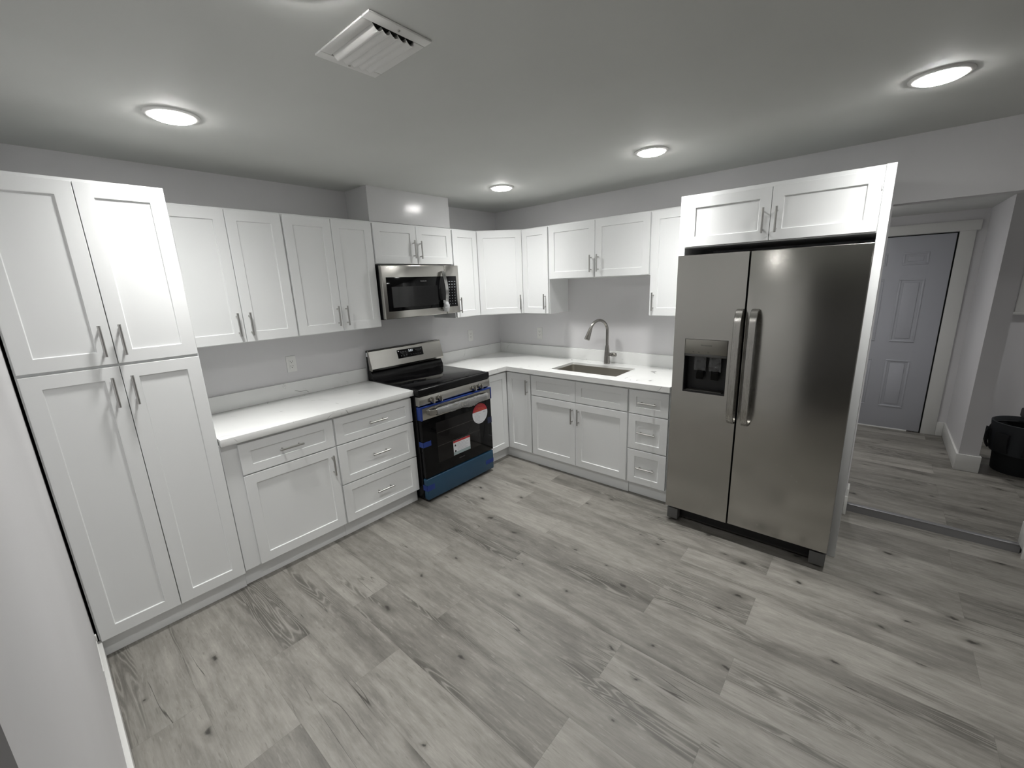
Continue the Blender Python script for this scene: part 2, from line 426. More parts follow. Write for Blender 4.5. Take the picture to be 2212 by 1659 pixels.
# hall door with craftsman casing
t = bpy.data.objects.new('door_1', None); COL.objects.link(t); t.location = (HX, -3.66, HZ); struct(t)
b = MB(); dw = 0.80; x = -0.028
b.box(x, -0.001, 0.012, dw, 0.012, 1.892, 'door', 0.002)
def raised(y0, y1, z0, z1):
    c = 0.016
    b.box(x - 0.0055, x + 0.001, y0, y1, z0, z0 + c, 'door', 0.003); b.box(x - 0.0055, x + 0.001, y0, y1, z1 - c, z1, 'door', 0.003)
    b.box(x - 0.0055, x + 0.001, y0, y0 + c, z0 + c, z1 - c, 'door', 0.003); b.box(x - 0.0055, x + 0.001, y1 - c, y1, z0 + c, z1 - c, 'door', 0.003)
    b.box(x - 0.005, x + 0.001, y0 + 0.035, y1 - 0.035, z0 + 0.035, z1 - 0.035, 'door', 0.004)
for ya, yb in ((0.165, 0.345), (0.455, 0.635)):
    raised(ya, yb, 0.235, 0.72); raised(ya, yb, 0.90, 1.505); raised(ya, yb, 1.63, 1.745)
b.build('door_leaf', t)
b = MB(); b.box(-0.032, 0.0, 0.10, dw, 0.0, 0.014, 'white', 0.002); b.build('door_sweep', t)
b = MB(); b.box(-0.006, 0.0, 0.0, dw + 0.01, 1.893, 1.901, 'dark'); b.box(-0.006, 0.0, 0.0, 0.010, 0.0, 1.9, 'dark'); b.build('door_gap_shade', t)  # dark strips stand in for the shade between leaf and casing
b = MB(); b.box(-0.018, 0.0, -0.103, 0.0, 0.0, 1.905, 'trim', 0.002)
b.box(-0.018, 0.0, dw + 0.01, dw + 0.11, 0.0, 1.905, 'trim', 0.002)
b.box(-0.022, 0.0, -0.128, dw + 0.135, 1.905, 1.992, 'trim', 0.002)
o = b.build('trim_door_casing'); o.location = t.location; struct(o)
# window at the end of the hall room
t = bpy.data.objects.new('window_1', None); COL.objects.link(t); t.location = (HX, -4.5, 1.25); struct(t)
b = MB(); b.box(-0.05, 0.0, -0.44, 0.44, -0.022, 0.0, 'trim', 0.003); b.build('window_sill', t)
b = MB()
for q in ((-0.41, -0.36, 0.0, 0.62), (0.36, 0.41, 0.0, 0.62), (-0.36, 0.36, 0.0, 0.05), (-0.36, 0.36, 0.57, 0.62)): b.box(-0.03, 0.0, q[0], q[1], q[2], q[3], 'trim', 0.002)
b.build('window_frame', t)
b = MB(); b.box(-0.012, -0.004, -0.36, 0.36, 0.05, 0.57, 'pane'); b.build('window_pane', t)

# ------------------------------------------------------------------ ceiling lights and vent
def downlight(name, x, y, label, z=None, key='diff'):
    t = thing(name, label, 'ceiling light', (x, y, ZC if z is None else z), 0, 'recessed round ceiling lights')
    b = MB(); b.lathe([(0.097, 0.0), (0.0965, -0.003), (0.089, -0.0068), (0.076, -0.0078), (0.076, 0.0)], (0, 0, 0), 'white'); b.build('trim_ring', t)
    b = MB(); b.lathe([(0.0755, -0.0072), (0.0740, -0.0110), (0.066, -0.0155), (0.045, -0.018), (0.020, -0.019), (0.004, -0.0192)], (0, 0, 0), key); b.build('diffuser', t)
    return t
downlight('recessed_light', -2.905, -0.887, 'lit round ceiling light in front of the tall pantry cupboard')
downlight('recessed_light', -0.845, -0.858, 'lit round ceiling light nearest the angled corner wall cupboard')
downlight('recessed_light', -0.858, -2.060, 'lit round ceiling light between the sink wall and the refrigerator cupboard')
downlight('recessed_light', -0.945, -3.262, 'lit round ceiling light before the opening to the hall')
downlight('recessed_light', -2.905, -2.065, 'lit round ceiling light beside the air vent')

downlight('recessed_light', -2.905, -4.55, 'added unseen round ceiling light at the far end of the room')  # added fill lamp, out of view behind the camera
downlight('recessed_light', 1.25, -2.95, 'added unseen dim ceiling light in the hall behind the refrigerator wall', 2.13, 'diffadded')  # added to brighten the hall, hidden behind the refrigerator wall
downlight('recessed_light', 1.45, -4.90, 'added unseen dim ceiling light in the hall room by its window', 2.13, 'diffadded')  # second added hall lamp, out of view, lifts the hall room
t = thing('ceiling_vent', 'white rectangular ceiling air vent with curved louvres', 'vent', (-2.6045, -1.9045, ZC))
b = MB(); X1, Y1, xi, yi = 0.107, 0.157, 0.071, 0.120
for q in ((-X1, X1, yi, Y1), (-X1, X1, -Y1, -yi), (-X1, -xi, -yi, yi), (xi, X1, -yi, yi)): b.box(*q, -0.007, 0.0, 'white', 0.003)
b.build('vent_frame', t)
b = MB(); b.box(-xi, xi, -yi, yi, -0.0015, 0.0, 'dark'); b.build('duct_shade', t)  # dark sheet stands in for the shade inside the duct
for i in range(5):
    xs = -xi + 0.004 + i * 0.0276
    b = MB(); pr = []
    for k in range(9):
        a = k / 8; pr.append((xs + 0.031 * a, -0.002 - 0.014 * math.sin(PI * 0.80 * a)))
    pr2 = [(p[0], p[1] + 0.0016) for p in pr[::-1]]
    b.prism(pr + pr2, 1, -yi + 0.010, yi - 0.001, 'white', True); b.build('louvre', t)
for sx, sy in ((0.0, -0.139), (0.0, 0.139)):
    b = MB(); b.lathe([(0.0045, -0.0065), (0.0045, -0.008), (0.003, -0.0092)], (sx, sy, 0), 'pull', seg=16); b.build('screw', t)

# ------------------------------------------------------------------ cabinets (local frame: width along +x from 0, back at y=0, front towards -y)
DT = 0.019
def pull(parent, x, z, yf, vertical=True, L=0.136):
    """bar pull: x, z is its centre, yf the face it stands on."""
    b = MB(); h = L / 2; so = 0.030; r = 0.006
    if vertical:
        b.sweep([(x, yf - so, z - h), (x, yf - so, z + h)], 'pull', r=r)
        for s_ in (-1, 1): b.sweep([(x, yf + 0.001, z + s_ * 0.048), (x, yf - so, z + s_ * 0.048)], 'pull', r=0.0045, seg=12)
    else:
        b.sweep([(x - h, yf - so, z), (x + h, yf - so, z)], 'pull', r=r)
        for s_ in (-1, 1): b.sweep([(x + s_ * 0.048, yf + 0.001, z), (x + s_ * 0.048, yf - so, z)], 'pull', r=0.0045, seg=12)
    return b.build('bar_handle', parent)
def shaker(parent, name, x0, x1, z0, z1, yf, fr=0.057, frz=None, rec=0.0075):
    """five piece door or drawer front; its face lies at y = yf."""
    b = MB(); k = b.mi('cab'); bm = b.bm; frz = frz or fr
    def ring(a, c, d, e, y): return [bm.verts.new(p) for p in ((a, y, d), (c, y, d), (c, y, e), (a, y, e))]
    A = ring(x0, x1, z0, z1, yf); B = ring(x0 + fr, x1 - fr, z0 + frz, z1 - frz, yf)
    Cc = ring(x0 + fr + .0015, x1 - fr - .0015, z0 + frz + .0015, z1 - frz - .0015, yf + rec); D = ring(x0, x1, z0, z1, yf + DT)
    for P_, Q_ in ((A, B), (B, Cc), (D, A)):
        for i in range(4):
            f = bm.faces.new((P_[i], P_[(i + 1) % 4], Q_[(i + 1) % 4], Q_[i])); f.material_index = k
    bm.faces.new(Cc); bm.faces.new(D[::-1])
    return b.build(name, parent, bevel=0.0014)
def carcass(t, wd, dp, z0, z1, name='carcass', lip=True):
    b = MB(); b.box(0.0005, wd - 0.0005, -dp, -0.001, z0, z1, 'cab')
    return b.build(name, t, bevel=0.0012)
def kick(t, wd, y, h=0.106, x0=0.0):
    b = MB(); b.box(x0, wd, y, y + 0.012, 0.001, h, 'cab'); return b.build('toe_kick', t)

UD, BD = 0.305, 0.610        # carcass depths
UZ0, UZ1 = 1.372, 2.138
def upper(name, label, wd, z0, loc, rz, doors, group='white wall cupboards'):
    """doors: list of (x0, x1, handle x, handle z centre)"""
    t = thing(name, label, 'cabinet', loc, rz, group)
    carcass(t, wd, UD, z0, UZ1)
    for x0, x1, hx, hz in doors:
        d = shaker(t, 'door', x0, x1, z0 + 0.005, 2.127, -UD - DT)
        if hx is not None: pull(d, hx, hz, -UD - DT)
    return t
R = 0.006
# along the back wall
W24 = 0.6215
upper('wall_cabinet', 'tall two-door wall cupboard next to the pantry', W24, UZ0, (-2.929, 0, 0), 0,
      [(R, 0.3125, 0.281, 1.483), (0.3155, W24 - R, 0.347, 1.482)])
upper('wall_cabinet', 'two-door wall cupboard between the microwave and the cupboard beside the pantry', W24, UZ0, (-2.307, 0, 0), 0,
      [(R, 0.3105, 0.279, 1.484), (0.3135, W24 - R, 0.344, 1.482)])
upper('wall_cabinet', 'short two-door wall cupboard above the microwave', 0.766, 1.835, (-1.6845, 0, 0), 0,
      [(R, 0.3875, 0.353, 1.950), (0.3905, 0.766 - R, 0.418, 1.947)])
upper('wall_cabinet', 'narrow one-door wall cupboard between microwave and angled corner cupboard', 0.305, UZ0, (-0.9165, 0, 0), 0,
      [(R, 0.305 - R, 0.040, 1.485)])
# angled corner wall cupboard
t = thing('corner_wall_cabinet', 'angled one-door wall cupboard filling the corner', 'cabinet', (0, 0, 0), 0, 'white wall cupboards')
b = MB(); b.prism([(-0.001, -0.001), (-0.001, -0.609), (-UD, -0.609), (-0.609, -UD), (-0.609, -0.001)], 2, UZ0, UZ1, 'cab'); b.build('carcass', t, bevel=0.0012)
dlen = math.hypot(0.304, 0.304)
d = shaker(t, 'door', 0.010, dlen - 0.010, UZ0 + 0.005, 2.127, -DT - 0.0015)
pull(d, dlen - 0.040, 1.483, -DT - 0.0015)
d.location = (-0.609, -UD, 0); d.rotation_euler = (0, 0, -PI / 4)
# along the right wall (rotated so that local +x runs towards the viewer)
RZ = -PI / 2
upper('wall_cabinet', 'narrow one-door wall cupboard between angled corner cupboard and the cupboard over the sink', 0.3035, UZ0, (0, -0.6105, 0), RZ,
      [(R, 0.3035 - R, 0.3035 - 0.039, 1.485)])
upper('wall_cabinet', 'short wide two-door wall cupboard above the sink', 0.935, 1.678, (0, -0.9145, 0), RZ,
      [(R, 0.4655, 0.434, 1.792), (0.4685, 0.935 - R, 0.499, 1.793)])
upper('wall_cabinet', 'narrow one-door wall cupboard against the refrigerator enclosure', 0.313, UZ0, (0, -1.850, 0), RZ,
      [(R, 0.313 - R, 0.036, 1.482)])

# refrigerator cupboard and its two side panels
t = thing('fridge_cabinet', 'wide two-door cupboard above the refrigerator', 'cabinet', (0, -2.2035, 0), RZ)
b = MB(); b.box(0.0005, 0.9325, -0.618, -0.001, 1.832, 2.146, 'cab'); b.build('carcass', t, bevel=0.0012)
d = shaker(t, 'door', 0.003, 0.4645, 1.838, 2.122, -0.640); pull(d, 0.433, 1.946, -0.640)
d = shaker(t, 'door', 0.4675, 0.931, 1.838, 2.122, -0.640); pull(d, 0.4975, 1.945, -0.640)
b = MB(); b.box(0.928, 0.9325, -0.646, -0.636, 2.03, 2.055, 'cab', 0.001); b.build('hinge', t)
tag(MB().box(-0.620, -0.001, -2.2025, -2.1655, 0.001, 2.146, 'cab', 0.001).build('fridge_end_panel'), 'tall white end panel between the refrigerator and the worktop', 'panel')
tag(MB().box(-0.622, -0.001, -3.175, -3.137, 0.001, 2.147, 'cab', 0.001).build('fridge_end_panel'), 'tall white end panel between the refrigerator and the hall opening', 'panel')

# pantry
PW = 0.611
t = thing('pantry_cabinet', 'full-height white pantry cupboard with four doors', 'cabinet', (-3.5435, 0, 0))
b = MB(); b.box(0.0, PW + 0.0025, -BD, -0.001, 0.106, 2.148, 'cab'); b.build('carcass', t, bevel=0.0012)
kick(t, PW, -0.590)
mid = 0.3105
for x0, x1, hx in ((0.006, mid - 0.0015, 0.275), (mid + 0.0015, PW - 0.002, 0.3415)):
    d = shaker(t, 'door', x0, x1, 1.3775, 2.134, -BD - DT); pull(d, hx, 1.482, -BD - DT)
    d = shaker(t, 'door', x0, x1, 0.103, 1.365, -BD - DT); pull(d, hx, 1.252, -BD - DT)

# base cabinets
def base(name, label, wd, loc, rz, x0=0.0):
    t = thing(name, label, 'cabinet', loc, rz)
    b = MB(); b.box(x0 + 0.0005, wd - 0.0005, -BD, -0.001, 0.106, 0.872, 'cab'); b.build('carcass', t, bevel=0.0012)
    return t
yf = -BD - DT
t = base('base_cabinet', 'white base cupboard with one drawer over one wide door, beside the pantry', 0.6185, (-2.929, 0, 0), 0)
kick(t, 0.6185, -0.578)
b = MB(); b.box(0.002, 0.074, -BD - 0.004, -BD, 0.108, 0.872, 'cab'); b.build('filler_strip', t)
d = shaker(t, 'drawer_front', 0.080, 0.6125, 0.677, 0.857, yf, frz=0.050); pull(d, 0.345, 0.768, yf, False)
d = shaker(t, 'door', 0.080, 0.6125, 0.113, 0.669, yf); pull(d, 0.578, 0.560, yf)
def drawers(label, loc, rz, wd, kx=None):
    t = base('drawer_cabinet', label, wd, loc, rz)
    kick(t, wd, -0.580)
    for z0, z1, zh in ((0.677, 0.857, 0.768), (0.394, 0.669, 0.535), (0.113, 0.386, 0.252)):
        d = shaker(t, 'drawer_front', R, wd - R, z0, z1, yf, frz=0.050); pull(d, wd / 2, zh, yf, False)
    return t
drawers('wide white three-drawer base cabinet beside the range', (-2.310, 0, 0), 0, 0.609)
t = thing('sink_cabinet', 'white two-door base cabinet with two false drawer fronts below the sink', 'cabinet', (0, -0.9155, 0), RZ)
b = MB()
for q in ((0.0005, 0.016, -BD, -0.001, 0.106, 0.872), (0.918, 0.9335, -BD, -0.001, 0.106, 0.872), (0.016, 0.918, -BD, -0.001, 0.106, 0.122), (0.016, 0.918, -0.012, -0.001, 0.122, 0.872), (0.016, 0.918, -BD, -0.592, 0.122, 0.872)): b.box(*q, 'cab')
b.build('carcass', t)
kick(t, 0.934, -0.588)
for x0, x1, hx in ((R, 0.4655, 0.438), (0.4685, 0.934 - R, 0.501)):
    shaker(t, 'false_drawer_front', x0, x1, 0.679, 0.857, yf, frz=0.050)
    d = shaker(t, 'door', x0, x1, 0.113, 0.670, yf); pull(d, hx, 0.559, yf)
drawers('narrow white three-drawer base cabinet beside the refrigerator panel', (0, -1.851, 0), RZ, 0.309)
# corner base cabinet with two doors meeting at the inside corner
t = thing('corner_base_cabinet', 'white corner base cabinet with two doors meeting at the inner corner', 'cabinet')
b = MB(); b.prism([(-0.001, -0.001), (-0.001, -0.914), (-BD, -0.914), (-BD, -BD), (-0.916, -BD), (-0.916, -0.001)], 2, 0.106, 0.872, 'cab'); b.build('carcass', t, bevel=0.0012)
b = MB(); b.prism([(-0.9165, -0.573), (-0.586, -0.573), (-0.586, -0.915), (-0.574, -0.915), (-0.574, -0.561), (-0.9165, -0.561)], 2, 0.001, 0.106, 'cab'); b.build('toe_kick', t)
shaker(t, 'door', -0.910, -0.632, 0.113, 0.857, yf)
d = shaker(t, 'door', 0.006, 0.280, 0.113, 0.857, 0.0); pull(d, 0.2485, 0.744, 0.0)
d.rotation_euler = (0, 0, RZ); d.location = (-BD - DT, -0.629, 0)

# ------------------------------------------------------------------ worktops
CT, CB = 0.914, 0.874
t = thing('worktop', 'white quartz worktop between the pantry and the range', 'worktop', (0, 0, 0), 0, 'white quartz worktops')
MB().box(-2.926, -1.690, -0.648, -0.001, CB, CT, 'quartz', 0.0015).build('slab', t)
MB().box(-2.926, -1.690, -0.021, -0.001, CT, 1.020, 'quartz', 0.001).build('backsplash', t)
t = thing('worktop', 'L-shaped white quartz worktop with the sink cut-out', 'worktop', (0, 0, 0), 0, 'white quartz worktops')
sx0, sx1, sy0, sy1 = -0.528, -0.171, -1.694, -1.069
b = MB(); bm = b.bm; k = b.mi('quartz')
def pt(x, y, z): return bm.verts.new((x, y, z))
out = [(-0.926, -0.001), (-0.926, -0.648), (-0.652, -0.648), (-0.648, -0.652), (-0.648, -2.163), (-0.001, -2.163), (-0.001, -0.001)]
rr = 0.012; inn = []
for cx, cy, a0 in ((sx0 + rr, sy1 - rr, 90), (sx0 + rr, sy0 + rr, 180), (sx1 - rr, sy0 + rr, 270), (sx1 - rr, sy1 - rr, 0)):
    for q in range(4):
        a = math.radians(a0 + q * 30); inn.append((cx + rr * math.cos(a), cy + rr * math.sin(a)))
loops = {}
ZS = CT - 0.020
for z in (ZS, CT):
    O = [pt(x, y, z) for x, y in out]; I = [pt(x, y, z) for x, y in inn]; loops[z] = (O, I)
    ed = [bm.edges.new((L_[i], L_[(i + 1) % len(L_)])) for L_ in (O, I) for i in range(len(L_))]
    bmesh.ops.triangle_fill(bm, use_beauty=True, edges=ed)
for idx in (0, 1):
    A, B_ = loops[ZS][idx], loops[CT][idx]
    for i in range(len(A)): bm.faces.new((A[i], A[(i + 1) % len(A)], B_[(i + 1) % len(A)], B_[i]))
b.box(-0.926, -0.6485, -0.6478, -0.618, CB, ZS + 0.0002, 'quartz'); b.box(-0.6478, -0.618, -2.1628, -0.618, CB, ZS + 0.0002, 'quartz')
b.box(-0.926, -0.906, -0.618, -0.001, CB, ZS + 0.0002, 'quartz'); b.box(-0.618, -0.001, -2.1628, -2.143, CB, ZS + 0.0002, 'quartz')
b.build('slab', t)
MB().box(-0.926, -0.001, -0.021, -0.001, CT, 1.020, 'quartz', 0.001).build('backsplash', t)
MB().box(-0.021, -0.001, -2.163, -0.0215, CT, 1.020, 'quartz', 0.001).build('backsplash', t)

# sink
t = thing('kitchen_sink', 'rectangular undermount steel sink set in the worktop', 'sink', (-0.3495, -1.3815, 0.680))
b = MB(); bm = b.bm; k = b.mi('sinksteel')
def rrect(hx, hy, z, r_):
    o = []
    for cx, cy, a0 in ((hx - r_, hy - r_, 0), (-hx + r_, hy - r_, 90), (-hx + r_, -hy + r_, 180), (hx - r_, -hy + r_, 270)):
        for q in range(6):
            a = math.radians(a0 + q * 18); o.append(bm.verts.new((cx + r_ * math.cos(a), cy + r_ * math.sin(a), z)))
    return o
hx, hy = 0.1735, 0.3075
rings = [rrect(hx + 0.022, hy + 0.022, 0.2135, 0.03), rrect(hx, hy, 0.2135, 0.022), rrect(hx - 0.002, hy - 0.002, 0.02, 0.022), rrect(hx - 0.012, hy - 0.012, 0.006, 0.02), rrect(0.045, 0.045, 0.0, 0.0449)]
for A, B_ in zip(rings, rings[1:]):
    for i in range(len(A)):
        f = bm.faces.new((A[i], A[(i + 1) % len(A)], B_[(i + 1) % len(A)], B_[i])); f.smooth = True
bm.faces.new(rings[-1])
b.build('basin', t)
MB().lathe([(0.044, 0.001), (0.044, 0.004), (0.036, 0.004), (0.030, 0.0015), (0.002, 0.001)], (0, 0, 0), 'pull').build('drain', t)

# faucet
t = thing('kitchen_faucet', 'brushed nickel gooseneck faucet standing behind the sink', 'faucet', (-0.085, -1.378, CT))
dx, dy = -0.947, 0.322
def fp(s_, z): return (dx * s_, dy * s_, z)
b = MB()
b.lathe([(0.028, 0.0), (0.0285, 0.004), (0.0275, 0.010), (0.0265, 0.05), (0.0225, 0.11), (0.0175, 0.150), (0.0145, 0.168), (0.0125, 0.172)], (0, 0, 0), 'faucet'); b.build('body', t)
b = MB(); path = [fp(0, 0.165), fp(0, 0.23), fp(0, 0.275)]
for q in range(1, 20):
    a = math.radians(180 - q * 155 / 19); path.append(fp(0.1 + 0.1 * math.cos(a), 0.299 + 0.1 * math.sin(a)))
path.insert(3, fp(0, 0.299)); b.sweep(path, 'faucet', r=0.0125, seg=20); b.build('spout', t)
a = math.radians(25); p0 = (0.1 + 0.1 * math.cos(a), 0.299 + 0.1 * math.sin(a)); tv = (math.sin(a), -math.cos(a))
def hp(l): return fp(p0[0] + tv[0] * l, p0[1] + tv[1] * l)
b = MB(); b.sweep([hp(-0.004), hp(0.0), hp(0.012), hp(0.045), hp(0.085), hp(0.108), hp(0.112)], 'faucet', r=[0.013, 0.0135, 0.015, 0.0185, 0.0225, 0.024, 0.021], seg=24); h_ = b.build('spray_head', t)
q = hp(0.035); b = MB(); b.box(q[0] + 0.012, q[0] + 0.020, q[1] - 0.006, q[1] + 0.004, q[2] - 0.004, q[2] + 0.014, 'grayplastic', 0.002); b.build('spray_button', h_)
b = MB(); b.sweep([(0, -0.016, 0.088), (0, -0.040, 0.088), (0, -0.046, 0.088), (0, -0.080, 0.088), (0, -0.090, 0.088), (0, -0.094, 0.088)], 'faucet', r=[0.014, 0.014, 0.0175, 0.0175, 0.015, 0.008], seg=24); b.build('lever_handle', t)

# ------------------------------------------------------------------ outlets
def outlet(loc, rz, label):
    t = thing('wall_outlet', label, 'outlet', loc, rz, 'white wall outlets')
    MB().box(-0.034, 0.034, -0.006, -0.0005, -0.058, 0.058, 'white', 0.002).build('cover_plate', t)
    b = MB(); b.box(-0.0165, 0.0165, -0.0085, -0.0055, -0.033, 0.033, 'white', 0.001)
    for zc in (-0.017, 0.017):
        b.box(-0.0085, -0.0060, -0.0088, -0.0080, zc - 0.001, zc + 0.0075, 'slot'); b.box(0.0060, 0.0085, -0.0088, -0.0080, zc - 0.001, zc + 0.0075, 'slot')
        b.lathe([(0.0028, -0.0088), (0.0028, -0.0080)], (0, 0, zc - 0.0075), 'slot', axis=1, seg=12)
    b.build('receptacle', t)
    for s_ in (-1, 1): MB().lathe([(0.003, -0.0068), (0.003, -0.0058)], (0, 0, s_ * 0.048), 'white', axis=1, seg=12).build('screw', t)
outlet((-2.264, 0, 1.151), 0, 'white wall outlet above the worktop between pantry and range')
outlet((-0.462, 0, 1.147), 0, 'white wall outlet between the range and the corner')
outlet((0, -0.560, 1.145), RZ, 'white wall outlet between the corner and the faucet')

# ------------------------------------------------------------------ range
RX, RWD = -1.309, 0.757
t = thing('kitchen_range', 'freestanding steel and black electric range with blue film', 'range', (RX, 0, 0))
h = RWD / 2; FY = -0.700
b = MB(); b.box(-h, h, -0.655, -0.045, 0.03, 0.893, 'black', 0.003)
for sx_ in (-1, 1):
    for yy in (-0.60, -0.10): b.lathe([(0.018, 0.001), (0.018, 0.032)], (sx_ * (h - 0.05), yy, 0), 'blackmatte', seg=16)
b.build('body', t)
b = MB(); b.box(-h - 0.001, h + 0.001, -0.702, -0.60, 0.8655, 0.921, 'black', 0.010, 3); b.box(-h - 0.001, h + 0.001, -0.62, -0.09, 0.893, 0.921, 'black', 0.003)
b.box(-h + 0.015, h - 0.015, -0.672, -0.105, 0.9205, 0.9235, 'glass', 0.001); b.build('cooktop', t)
# backguard
b = MB(); b.prism([(-0.045, 0.90), (-0.098, 0.90), (-0.098, 0.945), (-0.075, 0.985), (-0.062, 1.0), (-0.052, 1.160), (-0.030, 1.166), (-0.022, 1.16), (-0.022, 0.90)], 0, -h + 0.004, h - 0.004, 'black'); bg = b.build('backguard', t, bevel=0.004)
b = MB(); b.prism([(-0.100, 0.994), (-0.108, 1.014), (-0.070, 1.158), (-0.058, 1.166), (-0.050, 1.160), (-0.060, 1.0)], 0, -h, h, 'steel'); cp = b.build('control_panel', bg, bevel=0.003)
ang = math.atan2(0.038, 0.144)      # lean of the panel
b = MB(); b.box(-0.131, 0.131, -0.004, 0.001, -0.037, 0.037, 'glass', 0.001)
b.text('5:01', 0.0, 0.008, -0.0042, 0.020, 'led')
for i in range(3): b.box(-0.110 + i * 0.024, -0.096 + i * 0.024, -0.0042, -0.003, 0.014, 0.0165, 'legend'); b.box(-0.110 + i * 0.024, -0.096 + i * 0.024, -0.0042, -0.003, 0.019, 0.0205, 'legend')
for i in range(3): b.box(-0.106 + i * 0.026, -0.097 + i * 0.026, -0.0042, -0.003, -0.021, -0.013, 'legenddark'); b.box(-0.105 + i * 0.026, -0.098 + i * 0.026, -0.0043, -0.0041, -0.019, -0.015, 'legend')
for i in range(5): b.box(0.002 + i * 0.023, 0.006 + i * 0.023, -0.0042, -0.003, -0.020, -0.016, 'legend')
for i in range(4): b.box(0.052 + i * 0.017, 0.064 + i * 0.017, -0.0042, -0.003, 0.015, 0.0175, 'legend')
o = b.build('display_panel', cp); o.location = (0.024, -0.0895, 1.0985); o.rotation_euler = (-ang, 0, 0)
b = MB(); b.box(-h + 0.0025, -h + 0.0035, -0.052, -0.032, 1.115, 1.148, 'paper'); b.build('side_sticker', bg)
# knob panel
b = MB(); b.prism([(-0.655, 0.864), (-0.698, 0.864), (-0.700, 0.861), (-0.700, 0.798), (-0.694, 0.792), (-0.655, 0.792)], 0, -h, h, 'steel'); kp = b.build('knob_panel', t, bevel=0.003)
for kx in (-0.262, -0.187, 0.180, 0.256):
    b = MB()
    b.lathe([(0.0225, FY + 0.001), (0.0225, FY - 0.003), (0.021, FY - 0.004)], (kx, 0, 0.821), 'blackmatte', axis=1, seg=32)
    b.lathe([(0.0215, FY - 0.004), (0.0205, FY - 0.020), (0.019, FY - 0.024)], (kx, 0, 0.821), 'steel', axis=1, seg=32)
    b.box(kx - 0.006, kx + 0.006, FY - 0.038, FY - 0.020, 0.800, 0.842, 'steel', 0.002)
    b.build('knob', kp)
# oven door
b = MB(); b.box(-h + 0.003, h - 0.003, -0.704, -0.655, 0.212, 0.782, 'glass', 0.004); od = b.build('oven_door', t)
b = MB(); b.box(-h + 0.003, h - 0.003, -0.7095, -0.7035, 0.684, 0.782, 'steel', 0.002); b.build('door_band', od)
b = MB(); b.box(-0.245, 0.225, -0.7052, -0.7038, 0.300, 0.632, 'window', 0.0004)
for zz in (0.435, 0.545): b.box(-0.24, 0.22, -0.7056, -0.7050, zz, zz + 0.004, 'grille')
b.text('FRIGIDAIRE', 0.0, 0.262, -0.7045, 0.0085, 'logodim'); b.build('oven_window', od)
# blue edge film round the band
b = MB()
b.box(-h + 0.001, h - 0.001, -0.7125, -0.690, 0.775, 0.7855, 'bluetape', 0.0008); b.box(-h - 0.001, -h + 0.013, -0.7115, -0.66, 0.682, 0.784, 'bluetape', 0.0008); b.box(h - 0.010, h + 0.001, -0.7115, -0.66, 0.684, 0.784, 'bluetape', 0.0008)
b.build('blue_edge_film', od)
# handle and its crinkled clear wrap
b = MB(); hz_ = 0.738
path = [(-0.315, -0.708, hz_), (-0.312, -0.735, hz_), (-0.295, -0.750, hz_)] + [(-0.295 + 0.59 * q / 10, -0.752 - 0.010 * math.sin(PI * q / 10), hz_) for q in range(1, 10)] + [(0.295, -0.750, hz_), (0.312, -0.735, hz_), (0.315, -0.708, hz_)]
b.sweep(path, 'steel', rect=(0.040, 0.018), side=(0, 0, 1)); hd = b.build('oven_handle', od)
rnd = random.Random(3)
b = MB(); bm = b.bm; k = b.mi('clear'); N_, S_ = 46, 14; rings = []
for i in range(N_):
    u = -0.27 + 0.555 * i / (N_ - 1); ring = []
    sag = 0.018 * math.exp(-((u - 0.10) / 0.09) ** 2) + 0.008 * math.exp(-((u + 0.10) / 0.05) ** 2)
    for j in range(S_):
        a = 2 * PI * j / S_; ju = rnd.uniform(-0.0028, 0.0028)
        rz_, ry_ = 0.027 + ju, 0.0155 + ju
        z_ = hz_ + rz_ * math.sin(a) * (1 + (sag / 0.022 if math.sin(a) < 0 else 0.0)); y_ = -0.757 + ry_ * math.cos(a)
        ring.append(bm.verts.new((u + rnd.uniform(-0.002, 0.002), y_, z_)))
    rings.append(ring)
for A, B_ in zip(rings, rings[1:]):
    for j in range(S_): f = bm.faces.new((A[j], A[(j + 1) % S_], B_[(j + 1) % S_], B_[j])); f.smooth = (rnd.random() < 0.6)
b.build('plastic_wrap', hd)
# round red and white sticker
b = MB(); cxs, czs, rs = 0.236, 0.583, 0.089; zsplit = 0.020; st = []
def arc(a0, a1, n, y): return [(cxs + rs * math.cos(math.radians(a0 + (a1 - a0) * i / n)), czs + rs * math.sin(math.radians(a0 + (a1 - a0) * i / n))) for i in range(n + 1)]
al = math.degrees(math.asin(zsplit / rs))
b.plate(arc(al, 180 - al, 28, 0), -0.7040, 0.0024, 'red'); b.plate(arc(180 - al, 360 + al, 36, 0), -0.7040, 0.0024, 'paper')
def bar(x, z, wd_, hh, key): b.box(cxs + x, cxs + x + wd_, -0.7067, -0.7062, czs + z, czs + z + hh, key)
bar(-0.022, 0.070, 0.046, 0.005, 'orange'); bar(-0.045, 0.054, 0.050, 0.0035, 'orange'); bar(-0.026, 0.044, 0.060, 0.004, 'orange'); bar(-0.060, 0.032, 0.118, 0.004, 'orange'); bar(-0.070, 0.024, 0.135, 0.003, 'orange')
for i, ww in enumerate((0.045, 0.075, 0.060, 0.066, 0.070, 0.058, 0.064)): bar(-0.072 + (0.006 if i % 2 else 0), 0.010 - i * 0.0115, ww, 0.0035, 'greytext')
bar(0.038, 0.0, 0.010, 0.012, 'greytext'); bar(0.054, -0.002, 0.010, 0.012, 'greytext'); bar(-0.045, -0.076, 0.085, 0.003, 'greytext')
b.build('round_sticker', od)
